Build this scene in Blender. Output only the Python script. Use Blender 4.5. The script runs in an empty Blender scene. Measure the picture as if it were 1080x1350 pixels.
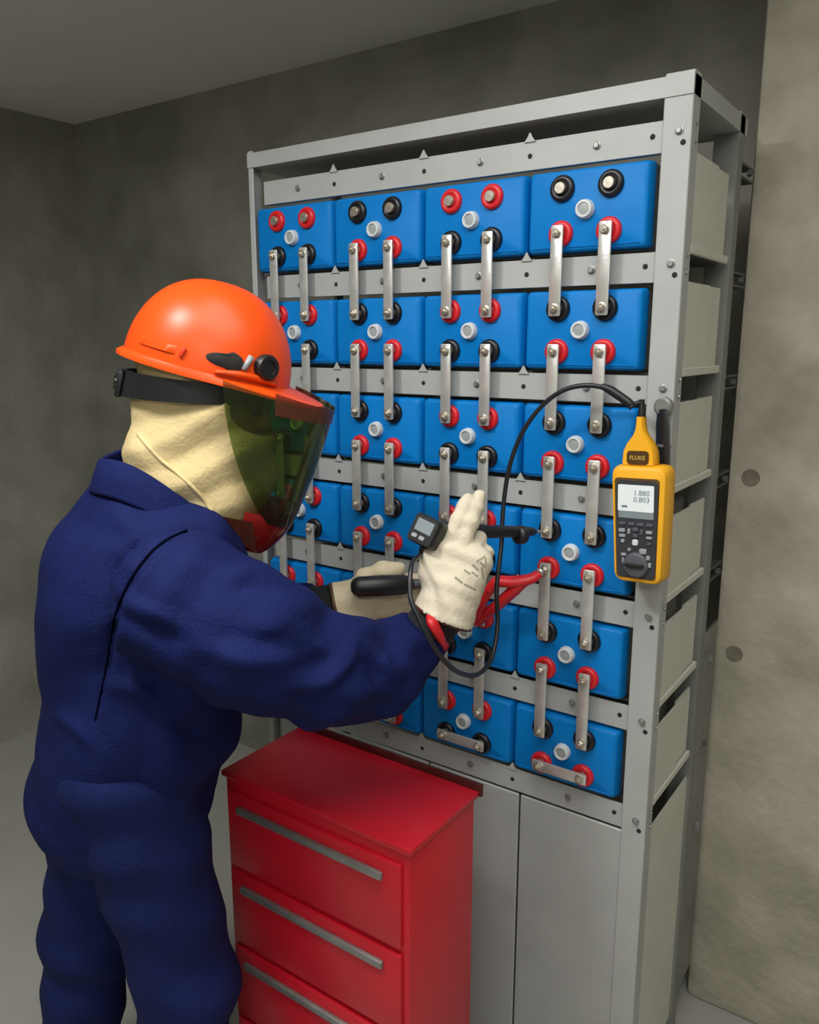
import bpy, bmesh, math, random
import numpy as np
from mathutils import Vector, Matrix
from mathutils.bvhtree import BVHTree

random.seed(7)
SC = bpy.context.scene
COL = SC.collection
PI = math.pi

# ------------------------------------------------------------------ camera
YAW, PITCH, FPX = 0.6122, -0.2065, 1072.5
EYE = Vector((0.5917, -1.351, 1.5805))
cam_data = bpy.data.cameras.new('camera')
cam_data.sensor_fit = 'HORIZONTAL'
cam_data.sensor_width = 36.0
cam_data.lens = 36.0 * FPX / 1080.0
cam_data.clip_start = 0.05
cam = bpy.data.objects.new('camera', cam_data)
COL.objects.link(cam)
cam.location = EYE
cam.rotation_euler = (PI / 2 + PITCH, 0, YAW)
SC.camera = cam

# ------------------------------------------------------------------ world, light, exposure
world = bpy.data.worlds.new('world')
SC.world = world
world.use_nodes = True
world.node_tree.nodes['Background'].inputs['Color'].default_value = (0.9, 0.95, 1.0, 1)
world.node_tree.nodes['Background'].inputs['Strength'].default_value = 0.10
SC.view_settings.view_transform = 'Standard'
SC.view_settings.look = 'None'
SC.view_settings.gamma = 1.0
SC.view_settings.use_curve_mapping = False
SC.view_settings.exposure = 0.0
KEY_WATTS = 17.0        # ceiling panel nearly above the worker
FILL_WATTS = 10.5       # added fill panels, unseen: before the rack and at the room's rear
LAMP_COLOUR = (1.0, 0.985, 0.955)

# ------------------------------------------------------------------ frames of reference
RV = Vector((math.cos(YAW), math.sin(YAW), 0))      # along the worker's reach
HV = Vector((-math.sin(YAW), math.cos(YAW), 0))     # across it, towards the rack
ORI = Vector((-0.436, -0.446, 0.0))                 # floor point under the worker's head
CAMROT = Matrix.Rotation(YAW, 3, 'Z') @ Matrix.Rotation(PITCH, 3, 'X')

def ray(x, y):
    return CAMROT @ Vector(((x - 540) / FPX, 1.0, -(y - 675) / FPX))

def spot(x, y, Y):
    """world point at picture coordinate (x, y) on the upright plane at world depth Y"""
    d = ray(x, y)
    return EYE + d * ((Y - EYE.y) / d.y)

def loc(x, y, b):
    """the same, in the worker's frame, at depth b"""
    d = ray(x, y)
    p = EYE + d * ((b + (ORI - EYE).dot(HV)) / d.dot(HV))
    q = p - ORI
    return Vector((q.dot(RV), b, p.z))

# ------------------------------------------------------------------ materials
def lin(c):
    return tuple((v / 255 / 12.92) if v / 255 <= 0.04045 else ((v / 255 + 0.055) / 1.055) ** 2.4 for v in c)

def mat(name, rgb, rough=0.5, metal=0.0, var=0.0, scale=20.0, bump=0.0, bscale=None, rgb2=None, coat=0.0, emit=0.0, detail=6.0, spec=0.5):
    m = bpy.data.materials.new(name)
    m.use_nodes = True
    nt = m.node_tree
    b = nt.nodes['Principled BSDF']
    c = lin(rgb)
    b.inputs['Base Color'].default_value = (*c, 1)
    b.inputs['Roughness'].default_value = rough
    b.inputs['Metallic'].default_value = metal
    b.inputs['Specular IOR Level'].default_value = spec
    if coat:
        b.inputs['Coat Weight'].default_value = coat
        b.inputs['Coat Roughness'].default_value = 0.15
    if emit:
        b.inputs['Emission Color'].default_value = (*c, 1)
        b.inputs['Emission Strength'].default_value = emit
    tc = nt.nodes.new('ShaderNodeTexCoord')
    if var or rgb2:
        n = nt.nodes.new('ShaderNodeTexNoise')
        n.inputs['Scale'].default_value = scale
        n.inputs['Detail'].default_value = detail
        nt.links.new(tc.outputs['Object'], n.inputs['Vector'])
        r = nt.nodes.new('ShaderNodeValToRGB')
        c2 = lin(rgb2) if rgb2 else tuple(min(1, v * (1 + var)) for v in c)
        c1 = c if rgb2 else tuple(v * (1 - var) for v in c)
        r.color_ramp.elements[0].position = 0.32
        r.color_ramp.elements[1].position = 0.68
        r.color_ramp.elements[0].color = (*c1, 1)
        r.color_ramp.elements[1].color = (*c2, 1)
        nt.links.new(n.outputs['Fac'], r.inputs['Fac'])
        nt.links.new(r.outputs['Color'], b.inputs['Base Color'])
    if bump:
        n2 = nt.nodes.new('ShaderNodeTexNoise')
        n2.inputs['Scale'].default_value = bscale or scale * 4
        n2.inputs['Detail'].default_value = 5
        nt.links.new(tc.outputs['Object'], n2.inputs['Vector'])
        bp = nt.nodes.new('ShaderNodeBump')
        bp.inputs['Strength'].default_value = bump
        bp.inputs['Distance'].default_value = 0.01
        nt.links.new(n2.outputs['Fac'], bp.inputs['Height'])
        nt.links.new(bp.outputs['Normal'], b.inputs['Normal'])
    return m

def tinted(name, rgb, gloss=0.06, rough=0.08, diffuse=0.0):
    """tinted clear plastic sheet"""
    m = bpy.data.materials.new(name)
    m.use_nodes = True
    nt = m.node_tree
    nt.nodes.remove(nt.nodes['Principled BSDF'])
    out = nt.nodes['Material Output']
    t = nt.nodes.new('ShaderNodeBsdfTransparent')
    t.inputs['Color'].default_value = (*rgb, 1)
    g = nt.nodes.new('ShaderNodeBsdfGlossy')
    g.inputs['Roughness'].default_value = rough
    fr = nt.nodes.new('ShaderNodeFresnel')
    fr.inputs['IOR'].default_value = 1.35
    mx = nt.nodes.new('ShaderNodeMixShader')
    last = t
    if diffuse:
        d = nt.nodes.new('ShaderNodeBsdfDiffuse')
        d.inputs['Color'].default_value = (*[v * 0.6 for v in rgb], 1)
        m2 = nt.nodes.new('ShaderNodeMixShader')
        m2.inputs['Fac'].default_value = diffuse
        nt.links.new(t.outputs[0], m2.inputs[1])
        nt.links.new(d.outputs[0], m2.inputs[2])
        last = m2
    nt.links.new(fr.outputs[0], mx.inputs['Fac'])
    nt.links.new(last.outputs[0], mx.inputs[1])
    nt.links.new(g.outputs[0], mx.inputs[2])
    nt.links.new(mx.outputs[0], out.inputs['Surface'])
    return m

def concrete(name, dark, light, scale):
    """board-cast concrete: broad clouds, fine grain, pores"""
    m = mat(name, dark, rough=0.85, rgb2=light, scale=scale, bump=0.35, bscale=45, detail=10)
    return m

M = {}
M['concrete'] = concrete('concrete', (131, 131, 121), (168, 167, 156), 3.4)
M['concrete_warm'] = concrete('concrete_warm', (156, 152, 137), (196, 190, 174), 6.0)
M['concrete_dark'] = mat('concrete_dark', (122, 116, 103), 0.9, var=0.25, scale=60)
M['floor'] = mat('floor_paint', (176, 176, 170), 0.45, var=0.06, scale=3, bump=0.05)
M['ceiling'] = mat('ceiling_paint', (238, 238, 234), 0.8, var=0.02, scale=5)
M['rack'] = mat('rack_paint', (168, 172, 171), 0.42, var=0.05, scale=9, bump=0.03)
M['rack_side'] = mat('rack_side_paint', (204, 205, 196), 0.5, var=0.05, scale=9)
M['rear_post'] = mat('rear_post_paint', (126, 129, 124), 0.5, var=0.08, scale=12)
M['galv'] = mat('galvanised_steel', (150, 152, 150), 0.45, metal=0.7, var=0.12, scale=40)
M['dark_steel'] = mat('dark_steel', (92, 93, 92), 0.5, metal=0.3, var=0.1, scale=30)
M['case'] = mat('battery_case', (150, 151, 147), 0.55, var=0.05, scale=12)
M['blue'] = mat('battery_blue', (0, 118, 196), 0.5, var=0.04, scale=14, bump=0.02, spec=0.22)
M['red_seal'] = mat('red_seal', (205, 30, 38), 0.38, var=0.08, scale=40)
M['black_seal'] = mat('black_seal', (20, 20, 26), 0.35, var=0.1, scale=40)
M['cap'] = mat('vent_cap_plastic', (206, 212, 214), 0.3, var=0.04, scale=40)
M['cap_core'] = mat('vent_core', (150, 156, 158), 0.4, var=0.1, scale=60)
M['link'] = mat('plated_copper_bar', (205, 206, 202), 0.34, metal=0.55, var=0.1, scale=35, bump=0.04)
M['bolt'] = mat('bolt_steel', (188, 182, 168), 0.35, metal=0.75, var=0.2, scale=90)
M['hole'] = mat('painted_hole_shadow', (28, 28, 28), 0.8, var=0.1)  # near-black stands in for the shade inside rail holes and helmet slot
M['yellow'] = mat('yellow_holster', (236, 172, 30), 0.46, var=0.03, scale=20, bump=0.02)
M['face'] = mat('meter_face', (52, 54, 60), 0.45, var=0.06, scale=30)
M['face_rim'] = mat('meter_face_rim', (92, 66, 28), 0.5, var=0.06, scale=30)
M['screen'] = mat('lcd', (222, 230, 232), 0.25, emit=0.10, var=0.02)
M['screen_dim'] = mat('lcd_bar', (128, 140, 144), 0.3, var=0.03)
M['lcd_ink'] = mat('lcd_ink', (104, 124, 134), 0.5, var=0.02)
M['button'] = mat('button_grey', (150, 152, 158), 0.5, var=0.05)
M['button_dark'] = mat('button_dark', (82, 84, 92), 0.5, var=0.05)
M['badge'] = mat('badge_brown', (78, 54, 24), 0.4, var=0.08, scale=60)
M['badge_ink'] = mat('badge_ink', (206, 178, 92), 0.5, var=0.03)
M['black'] = mat('black_plastic', (24, 25, 27), 0.42, var=0.1, scale=30)
M['black_cloth'] = mat('black_knit', (20, 21, 24), 0.85, var=0.2, scale=120, bump=0.2)
M['cable'] = mat('cable_rubber', (26, 28, 34), 0.4, var=0.08)
M['cable_dim'] = mat('cable_purple', (88, 40, 66), 0.5, var=0.1)
M['red_lead'] = mat('red_insulation', (205, 30, 36), 0.4, var=0.07, scale=30)
M['red_paint'] = mat('red_enamel', (196, 24, 42), 0.35, var=0.04, scale=12)
M['dark_red'] = mat('dark_red_trim', (70, 16, 14), 0.5, var=0.1)
M['navy'] = mat('navy_cotton', (19, 28, 76), 0.78, spec=0.12, var=0.10, scale=14, bump=0.25, bscale=180)
M['navy_dark'] = mat('navy_thread', (7, 9, 26), 0.95, spec=0.0, var=0.1)
M['trouser'] = mat('navy_trouser', (22, 32, 80), 0.85, spec=0.15, var=0.12, scale=12, bump=0.25, bscale=160)
M['hood'] = mat('hood_cloth', (208, 188, 138), 0.8, var=0.05, scale=10, bump=0.18, bscale=160)
M['orange'] = mat('orange_shell', (226, 76, 15), 0.36, var=0.02, scale=8, coat=0.0, spec=0.34)
M['orange_trim'] = mat('orange_trim', (214, 56, 30), 0.35, var=0.03, scale=10)
M['shield'] = tinted('green_visor', (0.29, 0.39, 0.15), rough=0.12, diffuse=0.05)
M['chin'] = tinted('red_chin_guard', (0.55, 0.035, 0.03), rough=0.1, diffuse=0.72)
M['smoke'] = tinted('smoked_guard', (0.30, 0.10, 0.06), rough=0.15, diffuse=0.45)
M['skin'] = mat('skin', (206, 158, 128), 0.55, var=0.06, scale=25)
M['goggle'] = mat('goggle_frame', (18, 20, 18), 0.3, var=0.1)
M['glove'] = mat('glove_leather', (206, 197, 176), 0.75, var=0.06, scale=16, bump=0.22, bscale=110)
M['glove_tan'] = mat('glove_tan', (208, 195, 166), 0.78, var=0.08, scale=16, bump=0.22, bscale=110)
M['print'] = mat('glove_print', (146, 139, 120), 0.8, var=0.1)
M['boot'] = mat('boot_leather', (30, 28, 26), 0.5, var=0.15, scale=30)
M['diffuser'] = mat('lamp_diffuser', (255, 250, 240), 0.5, emit=2.2)
M['lamp_frame'] = mat('lamp_frame', (226, 226, 222), 0.5, var=0.03)

# ------------------------------------------------------------------ object helpers
def link(name, me, m=None, parent=None, smooth=None):
    o = bpy.data.objects.new(name, me)
    COL.objects.link(o)
    if m is not None and not me.materials:
        me.materials.append(m)
    if parent is not None:
        o.parent = parent
    if smooth is not None:
        me.shade_smooth() if smooth is True else None
        if smooth is not True:
            me.set_sharp_from_angle(angle=math.radians(smooth))
    return o

def obj(name, bm, m, parent=None, smooth=35):
    me = bpy.data.meshes.new(name)
    bmesh.ops.recalc_face_normals(bm, faces=bm.faces)
    for f in bm.faces:
        f.smooth = True
    bm.to_mesh(me)
    bm.free()
    return link(name, me, m, parent, smooth)

def thing(name, label, cat, at=(0, 0, 0), rz=0, group=None):
    o = bpy.data.objects.new(name, None)
    COL.objects.link(o)
    o.location = at
    o.rotation_euler = (0, 0, rz)
    o.empty_display_size = 0.05
    return tag(o, label, cat, group)

def tag(o, label, cat, group=None):
    o['label'] = label
    o['category'] = cat
    if group:
        o['group'] = group
    return o

def struct(o):
    o['kind'] = 'structure'
    return o

def copy_tree(o, parent=None):
    c = o.copy()
    COL.objects.link(c)
    if parent is not None:
        c.parent = parent
    for ch in list(o.children):
        copy_tree(ch, c)
    return c

def box(bm, lo, hi, bev=0.0, seg=2, mtx=None):
    r = bmesh.ops.create_cube(bm, size=1.0)
    vs = r['verts']
    lo, hi = Vector(lo), Vector(hi)
    for v in vs:
        v.co = Vector(((v.co.x + .5) * (hi.x - lo.x) + lo.x, (v.co.y + .5) * (hi.y - lo.y) + lo.y, (v.co.z + .5) * (hi.z - lo.z) + lo.z))
    if bev:
        es = {e for v in vs for e in v.link_edges}
        g = bmesh.ops.bevel(bm, geom=list(es), offset=bev, segments=seg, affect='EDGES', profile=0.5)
        vs = list({v for f in g['faces'] for v in f.verts} | {v for v in vs if v.is_valid})
    if mtx is not None:
        bmesh.ops.transform(bm, matrix=mtx, verts=[v for v in vs if v.is_valid])
    return vs

def rings(bm, loops, close_ends=True, mtx=None):
    """skin a list of closed loops"""
    rows = []
    for lp in loops:
        rows.append([bm.verts.new(mtx @ Vector(p) if mtx else Vector(p)) for p in lp])
    n = len(rows[0])
    for a, b in zip(rows, rows[1:]):
        for i in range(n):
            bm.faces.new((a[i], a[(i + 1) % n], b[(i + 1) % n], b[i]))
    if close_ends:
        bm.faces.new(rows[0][::-1])
        bm.faces.new(rows[-1])
    return rows

def lathe(bm, prof, n=20, mtx=None, close=True):
    """prof: (radius, height) along +Z"""
    loops = [[(r * math.cos(2 * PI * i / n), r * math.sin(2 * PI * i / n), h) for i in range(n)] for r, h in prof]
    return rings(bm, loops, close, mtx)

def grid(bm, pts, wrap=False):
    rows = [[bm.verts.new(Vector(p)) for p in r] for r in pts]
    for a, b in zip(rows, rows[1:]):
        k = len(a)
        for i in range(k if wrap else k - 1):
            bm.faces.new((a[i], a[(i + 1) % k], b[(i + 1) % k], b[i]))
    return rows

def catmull(pts, per=10):
    P = [Vector(p) for p in pts]
    P = [2 * P[0] - P[1]] + P + [2 * P[-1] - P[-2]]
    out = []
    for i in range(1, len(P) - 2):
        a, b, c, d = P[i - 1:i + 3]
        for k in range(per):
            t = k / per
            out.append(0.5 * ((2 * b) + (c - a) * t + (2 * a - 5 * b + 4 * c - d) * t * t + (3 * b - a - 3 * c + d) * t ** 3))
    out.append(P[-2])
    return out

def tube(bm, path, rad, n=10, flat=1.0):
    """rad: number or list along path"""
    k = len(path)
    rs = rad if isinstance(rad, (list, tuple)) else [rad] * k
    if len(rs) != k:
        rs = [rs[min(int(i * (len(rs) - 1) / (k - 1)), len(rs) - 2)] * (1 - (i * (len(rs) - 1) / (k - 1)) % 1) +
              rs[min(int(i * (len(rs) - 1) / (k - 1)) + 1, len(rs) - 1)] * ((i * (len(rs) - 1) / (k - 1)) % 1) for i in range(k)]
    loops = []
    up = Vector((0.13, 0.31, 0.94)).normalized()
    for i, p in enumerate(path):
        t = (path[min(i + 1, k - 1)] - path[max(i - 1, 0)]).normalized()
        s = t.cross(up)
        if s.length < 1e-3:
            s = t.orthogonal()
        s.normalize()
        up = s.cross(t).normalized()
        loops.append([p + s * (rs[i] * math.cos(2 * PI * j / n)) + up * (rs[i] * flat * math.sin(2 * PI * j / n)) for j in range(n)])
    return rings(bm, loops)

def hexa(bm, r, h0, h1, mtx):
    loops = [[(rr * math.cos(PI / 3 * i), rr * math.sin(PI / 3 * i), h) for i in range(6)] for rr, h in ((r, h0), (r, h1 - .001), (r * .86, h1))]
    rings(bm, loops, True, mtx)

FRONT = Matrix.Rotation(PI / 2, 4, 'X')     # +Z of a lathe turned to face -Y (out of the rack)

# ------------------------------------------------------------------ rounded-field modelling (bodies, cloth, gloves)
class Field:
    def __init__(s, lo, hi, h):
        s.h = h
        s.lo = np.array(lo, float)
        s.n = np.ceil((np.array(hi, float) - s.lo) / h).astype(int) + 1
        s.F = np.full(s.n, 1.0, np.float32)
    def sub(s, lo, hi):
        i0 = np.clip(np.floor((np.array(lo) - s.lo) / s.h).astype(int), 0, s.n - 1)
        i1 = np.clip(np.ceil((np.array(hi) - s.lo) / s.h).astype(int) + 1, 1, s.n)
        sl = tuple(slice(a, b) for a, b in zip(i0, i1))
        ax = [s.lo[k] + s.h * np.arange(i0[k], i1[k]) for k in range(3)]
        return sl, np.meshgrid(*ax, indexing='ij', sparse=True)
    def put(s, sl, d, k, cut=False):
        a = s.F[sl]
        if cut:
            d = -d
            hh = np.clip(0.5 - 0.5 * (a - d) / k, 0, 1) if k else None
            s.F[sl] = np.maximum(a, d) if not k else (a * (1 - hh) + d * hh + k * hh * (1 - hh))
            return
        if not k:
            s.F[sl] = np.minimum(a, d)
        else:
            hh = np.clip(0.5 + 0.5 * (a - d) / k, 0, 1)
            s.F[sl] = a * (1 - hh) + d * hh - k * hh * (1 - hh)
    def cap(s, p0, p1, r0, r1=None, k=0.0, cut=False, sq=None):
        r1 = r0 if r1 is None else r1
        p0, p1 = np.array(p0, float), np.array(p1, float)
        m = max(r0, r1) + max(0.03, k)
        sl, (X, Y, Z) = s.sub(np.minimum(p0, p1) - m, np.maximum(p0, p1) + m)
        d = p1 - p0
        L = max((d * d).sum(), 1e-9)
        t = np.clip(((X - p0[0]) * d[0] + (Y - p0[1]) * d[1] + (Z - p0[2]) * d[2]) / L, 0, 1)
        q = np.sqrt((X - p0[0] - t * d[0]) ** 2 + (Y - p0[1] - t * d[1]) ** 2 + (Z - p0[2] - t * d[2]) ** 2)
        s.put(sl, (q - (r0 + (r1 - r0) * t)).astype(np.float32), k, cut)
    def chain(s, pts, rs, k=0.02):
        for i in range(len(pts) - 1):
            s.cap(pts[i], pts[i + 1], rs[i], rs[i + 1], k)
    def ell(s, c, r, rot=None, k=0.0, cut=False):
        c, r = np.array(c, float), np.array(r, float)
        m = r.max() + max(0.03, k)
        sl, (X, Y, Z) = s.sub(c - m, c + m)
        R = np.array(rot) if rot is not None else np.eye(3)
        x, y, z = X - c[0], Y - c[1], Z - c[2]
        u = R[0, 0] * x + R[1, 0] * y + R[2, 0] * z
        v = R[0, 1] * x + R[1, 1] * y + R[2, 1] * z
        w = R[0, 2] * x + R[1, 2] * y + R[2, 2] * z
        k0 = np.sqrt((u / r[0]) ** 2 + (v / r[1]) ** 2 + (w / r[2]) ** 2)
        k1 = np.sqrt((u / r[0] ** 2) ** 2 + (v / r[1] ** 2) ** 2 + (w / r[2] ** 2) ** 2)
        s.put(sl, (k0 * (k0 - 1) / np.maximum(k1, 1e-6)).astype(np.float32), k, cut)
    def warp(s, fn):
        ax = [s.lo[k] + s.h * np.arange(s.n[k]) for k in range(3)]
        X, Y, Z = np.meshgrid(*ax, indexing='ij', sparse=True)
        s.F += fn(X, Y, Z).astype(np.float32)
    def clip(s, fn):
        ax = [s.lo[k] + s.h * np.arange(s.n[k]) for k in range(3)]
        X, Y, Z = np.meshgrid(*ax, indexing='ij', sparse=True)
        s.F = np.maximum(s.F, fn(X, Y, Z).astype(np.float32))
    def mesh(s, name):
        F = s.F
        F[0], F[-1], F[:, 0], F[:, -1], F[:, :, 0], F[:, :, -1] = 1, 1, 1, 1, 1, 1
        I = F < 0
        A = I[:-1, :-1, :-1].astype(np.int8)
        S = np.zeros_like(A)
        for dx in (0, 1):
            for dy in (0, 1):
                for dz in (0, 1):
                    S += I[dx:I.shape[0] - 1 + dx, dy:I.shape[1] - 1 + dy, dz:I.shape[2] - 1 + dz]
        act = np.argwhere((S > 0) & (S < 8))
        idx = np.full(S.shape, -1, np.int64)
        idx[tuple(act.T)] = np.arange(len(act))
        acc = np.zeros((len(act), 3))
        cnt = np.zeros(len(act))
        corners = [(a, b, c) for a in (0, 1) for b in (0, 1) for c in (0, 1)]
        for a in corners:
            for axis in range(3):
                if a[axis]:
                    continue
                b = list(a)
                b[axis] = 1
                va = F[tuple((act + a).T)]
                vb = F[tuple((act + b).T)]
                mk = (va < 0) != (vb < 0)
                t = np.where(mk, va / np.where(mk, va - vb, 1), 0)
                p = np.array(a, float)[None] + t[:, None] * (np.array(b) - np.array(a))[None]
                acc += np.where(mk[:, None], p, 0)
                cnt += mk
        V = s.lo + (act + acc / cnt[:, None]) * s.h
        quads = []
        for axis in range(3):
            o1, o2 = [(1, 2), (2, 0), (0, 1)][axis]
            n = [x for x in F.shape]
            sl0 = [slice(1, -1)] * 3
            sl0[axis] = slice(0, n[axis] - 1)
            sl1 = list(sl0)
            sl1[axis] = slice(1, n[axis])
            ia, ib = I[tuple(sl0)], I[tuple(sl1)]
            e = np.argwhere(ia != ib)
            if not len(e):
                continue
            ins = ia[tuple(e.T)]
            off = np.array([1, 1, 1])
            off[axis] = 0
            e = e + off
            u = np.zeros(3, int); u[o1] = 1
            w = np.zeros(3, int); w[o2] = 1
            q = np.stack([idx[tuple((e - u - w).T)], idx[tuple((e - w).T)], idx[tuple(e.T)], idx[tuple((e - u).T)]], 1)
            q[~ins] = q[~ins][:, ::-1]
            quads.append(q)
        Q = np.concatenate(quads)
        Q = Q[(Q >= 0).all(1)]
        me = bpy.data.meshes.new(name)
        me.from_pydata(V.tolist(), [], Q.tolist())
        me.validate()
        me.shade_smooth()
        return me

def folds(X, Y, Z, d, wave, amp, ph=0.0, wob=1.2):
    """soft cloth folds running across direction d"""
    t = d[0] * X + d[1] * Y + d[2] * Z
    w = wob * np.sin(13 * X + 5 * Z + ph) + wob * .7 * np.sin(17 * Y - 11 * Z + 1.7 * ph) + .5 * np.sin(31 * (X + Y) + ph)
    v = np.sin(2 * PI * t / wave + w + ph)
    return amp * (np.abs(v) ** 1.5 * np.sign(v))

# ================================================================== ROOM
def slab(name, lo, hi, m, bev=0):
    bm = bmesh.new()
    box(bm, lo, hi, bev)
    return struct(obj(name, bm, m))

CEIL = 2.42
slab('floor', (-2.7, -3.2, -0.1), (2.2, 1.0, 0.0), M['floor'])
slab('ceiling', (-2.7, -3.2, CEIL), (2.2, 1.0, CEIL + 0.1), M['ceiling'])
slab('wall_back', (-2.7, 0.72, 0.0), (2.2, 0.9, CEIL), M['concrete'])
slab('wall_left', (-2.7, -3.2, 0.0), (-2.48, 0.72, CEIL), M['concrete'])
slab('wall_front', (-2.48, -3.2, 0.0), (2.0, -3.05, CEIL), M['concrete'])
slab('wall_side', (2.0, -3.2, 0.0), (2.2, 0.72, CEIL), M['concrete'])
pier = slab('wall_right', (0.158, 0.45, 0.0), (2.0, 0.72, CEIL), M['concrete_warm'], 0.018)
for px_, py_ in ((990, 630), (968, 862)):          # plugged tie holes of the formwork
    bm = bmesh.new()
    p = spot(px_, py_, 0.45)
    lathe(bm, [(0.019, 0), (0.018, .002), (0.014, .0012), (0.0, .0008)][:3], 20, Matrix.Translation(p + Vector((0, .0005, 0))) @ FRONT)
    o = obj('tie_hole_plug', bm, M['concrete_dark'], pier)

def ceiling_lamp(at, size, watts, label, disc=False):
    t = thing('ceiling_light', label, 'light', at, 0, 'flat ceiling light panels')
    sx, sy = size
    bm = bmesh.new()
    if disc:
        lathe(bm, [(sx, 0), (sx + .02, 0), (sx + .02, -.045), (sx, -.045), (sx, 0)], 48, None, False)
    else:
        for lo, hi in (((-sx - .02, -sy - .02, -.045), (sx + .02, -sy, 0)), ((-sx - .02, sy, -.045), (sx + .02, sy + .02, 0)),
                       ((-sx - .02, -sy, -.045), (-sx, sy, 0)), ((sx, -sy, -.045), (sx + .02, sy, 0))):
            box(bm, lo, hi)
    obj('frame', bm, M['lamp_frame'], t)
    bm = bmesh.new()
    if disc:
        lathe(bm, [(sx - .001, -.034), (sx - .001, -.028)], 48)
    else:
        box(bm, (-sx + .001, -sy + .001, -.034), (sx - .001, sy - .001, -.028))
    obj('diffuser', bm, M['diffuser'], t)
    ld = bpy.data.lights.new('panel_light', 'AREA')
    ld.shape = 'DISK' if disc else 'RECTANGLE'
    ld.size, ld.size_y = 2 * sx, 2 * sy
    ld.energy = watts
    ld.color = LAMP_COLOUR
    lo_ = bpy.data.objects.new('panel_light', ld)
    COL.objects.link(lo_)
    lo_.parent = t
    lo_.location = (0, 0, -.05)
    return t

key = ORI + RV * -.50 + HV * -.56
ceiling_lamp((key.x, key.y, CEIL), (.15, .15), KEY_WATTS, 'round flat ceiling light almost above the worker', True)
ceiling_lamp((0.30, -0.85, CEIL), (.60, .40), FILL_WATTS, 'large square added fill panel at the ceiling in front of the rack')  # unseen fill lamp, added to brighten the rack front
ceiling_lamp((1.2, -2.4, CEIL), (.60, .30), FILL_WATTS * 2.4, 'long added fill panel at the ceiling near the rear of the room')  # unseen fill lamp, added to lift the walls and pier

# ================================================================== BATTERY RACK
P, Q = 0.2244, 0.2
COLX = [-3 * P, -2 * P, -P, 0.0]
ROWS = list(range(0, 6))
def rowz(r):
    return 1.6 - Q * (r - 1)

rack = thing('battery_rack', 'pale grey painted steel battery rack standing before the concrete wall', 'rack', (0, 0, 0))
XL, XR, YB = -0.802, 0.170, 0.34
def part(name, lo, hi, m, bev=0.0, parent=rack):
    bm = bmesh.new()
    box(bm, lo, hi, bev, 1)
    return obj(name, bm, m, parent)
def angle_post(x0, sgn, y, m, depth, zt=1.99, fl=.046):
    bm = bmesh.new()
    xa, xb = sorted((x0, x0 - sgn * fl))
    box(bm, (xa, y, 0), (xb, y + .004, zt), .0012, 1)
    xa, xb = sorted((x0, x0 - sgn * .004))
    box(bm, (xa, y + .004, 0), (xb, y + depth, zt))
    return obj('post', bm, m, rack)
angle_post(XR, 1, .012, M['rack'], .036)
angle_post(XL, -1, .012, M['rack'], .036, fl=.0145)
angle_post(XR, 1, .296, M['rear_post'], .034)
angle_post(XL, -1, .296, M['rear_post'], .034, fl=.0145)
rail_mesh = None
tab_me = hole_me = clip_me = nut_me = None
def shared(name, me_src, at, parent, m):
    o = bpy.data.objects.new(name, me_src)
    COL.objects.link(o)
    o.parent = parent
    o.location = at
    return o
def mesh_of(fn, m, name, smooth=35):
    bm = bmesh.new()
    fn(bm)
    me = bpy.data.meshes.new(name)
    bmesh.ops.recalc_face_normals(bm, faces=bm.faces)
    for f in bm.faces:
        f.smooth = True
    bm.to_mesh(me)
    bm.free()
    me.set_sharp_from_angle(angle=math.radians(smooth))
    me.materials.append(m)
    return me
def f_rail(bm):                       # folded front rail
    box(bm, (XL + .039, .020, -.024), (XR - .039, .023, .024))
    box(bm, (XL + .039, .023, -.024), (XR - .039, .036, -.021))
rail_mesh = mesh_of(f_rail, M['rack'], 'front_rail')
def f_tab(bm):
    rings(bm, [[(-.011, .017, 0), (.011, .017, 0), (.011, .0195, 0), (-.011, .0195, 0)],
               [(-.005, .017, .0072), (.005, .017, .0072), (.005, .0195, .0072), (-.005, .0195, .0072)],
               [(-.0008, .017, .015), (.0008, .017, .015), (.0008, .0195, .015), (-.0008, .0195, .015)]])
tab_me = mesh_of(f_tab, M['rack'], 'locating_tab')
hole_me = mesh_of(lambda bm: lathe(bm, [(.0045, 0), (.0045, .0008), (.003, .0012)], 12, FRONT), M['hole'], 'rail_hole')
def f_clip(bm):
    lathe(bm, [(.0070, 0), (.0070, .0015), (.006, .002)], 14, FRONT)
    hexa(bm, .0050, .002, .0065, FRONT)
clip_me = mesh_of(f_clip, M['galv'], 'rail_bolt')
def f_side(bm):                       # folded side panel: front field, slightly stepped-in rear, lower lip
    box(bm, (XR - .008, .050, -.064), (XR - .003, .190, .078))
    box(bm, (XR - .013, .190, -.064), (XR - .008, .276, .078))
    box(bm, (XR - .008, .050, -.078), (XR, .280, -.064), .0015, 1)
side_me = mesh_of(f_side, M['rack_side'], 'side_panel')
shelf_me = mesh_of(lambda bm: (box(bm, (XL + .006, .040, -.0765), (XR - .024, .335, -.0715)), box(bm, (XL + .006, .331, -.0715), (XR - .024, .335, -.045))), M['dark_steel'], 'shelf')
for r in ROWS:
    z = rowz(r)
    shared('shelf', shelf_me, (0, 0, z), rack, None)
    shared('side_panel', side_me, (0, 0, z), rack, None)
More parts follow.
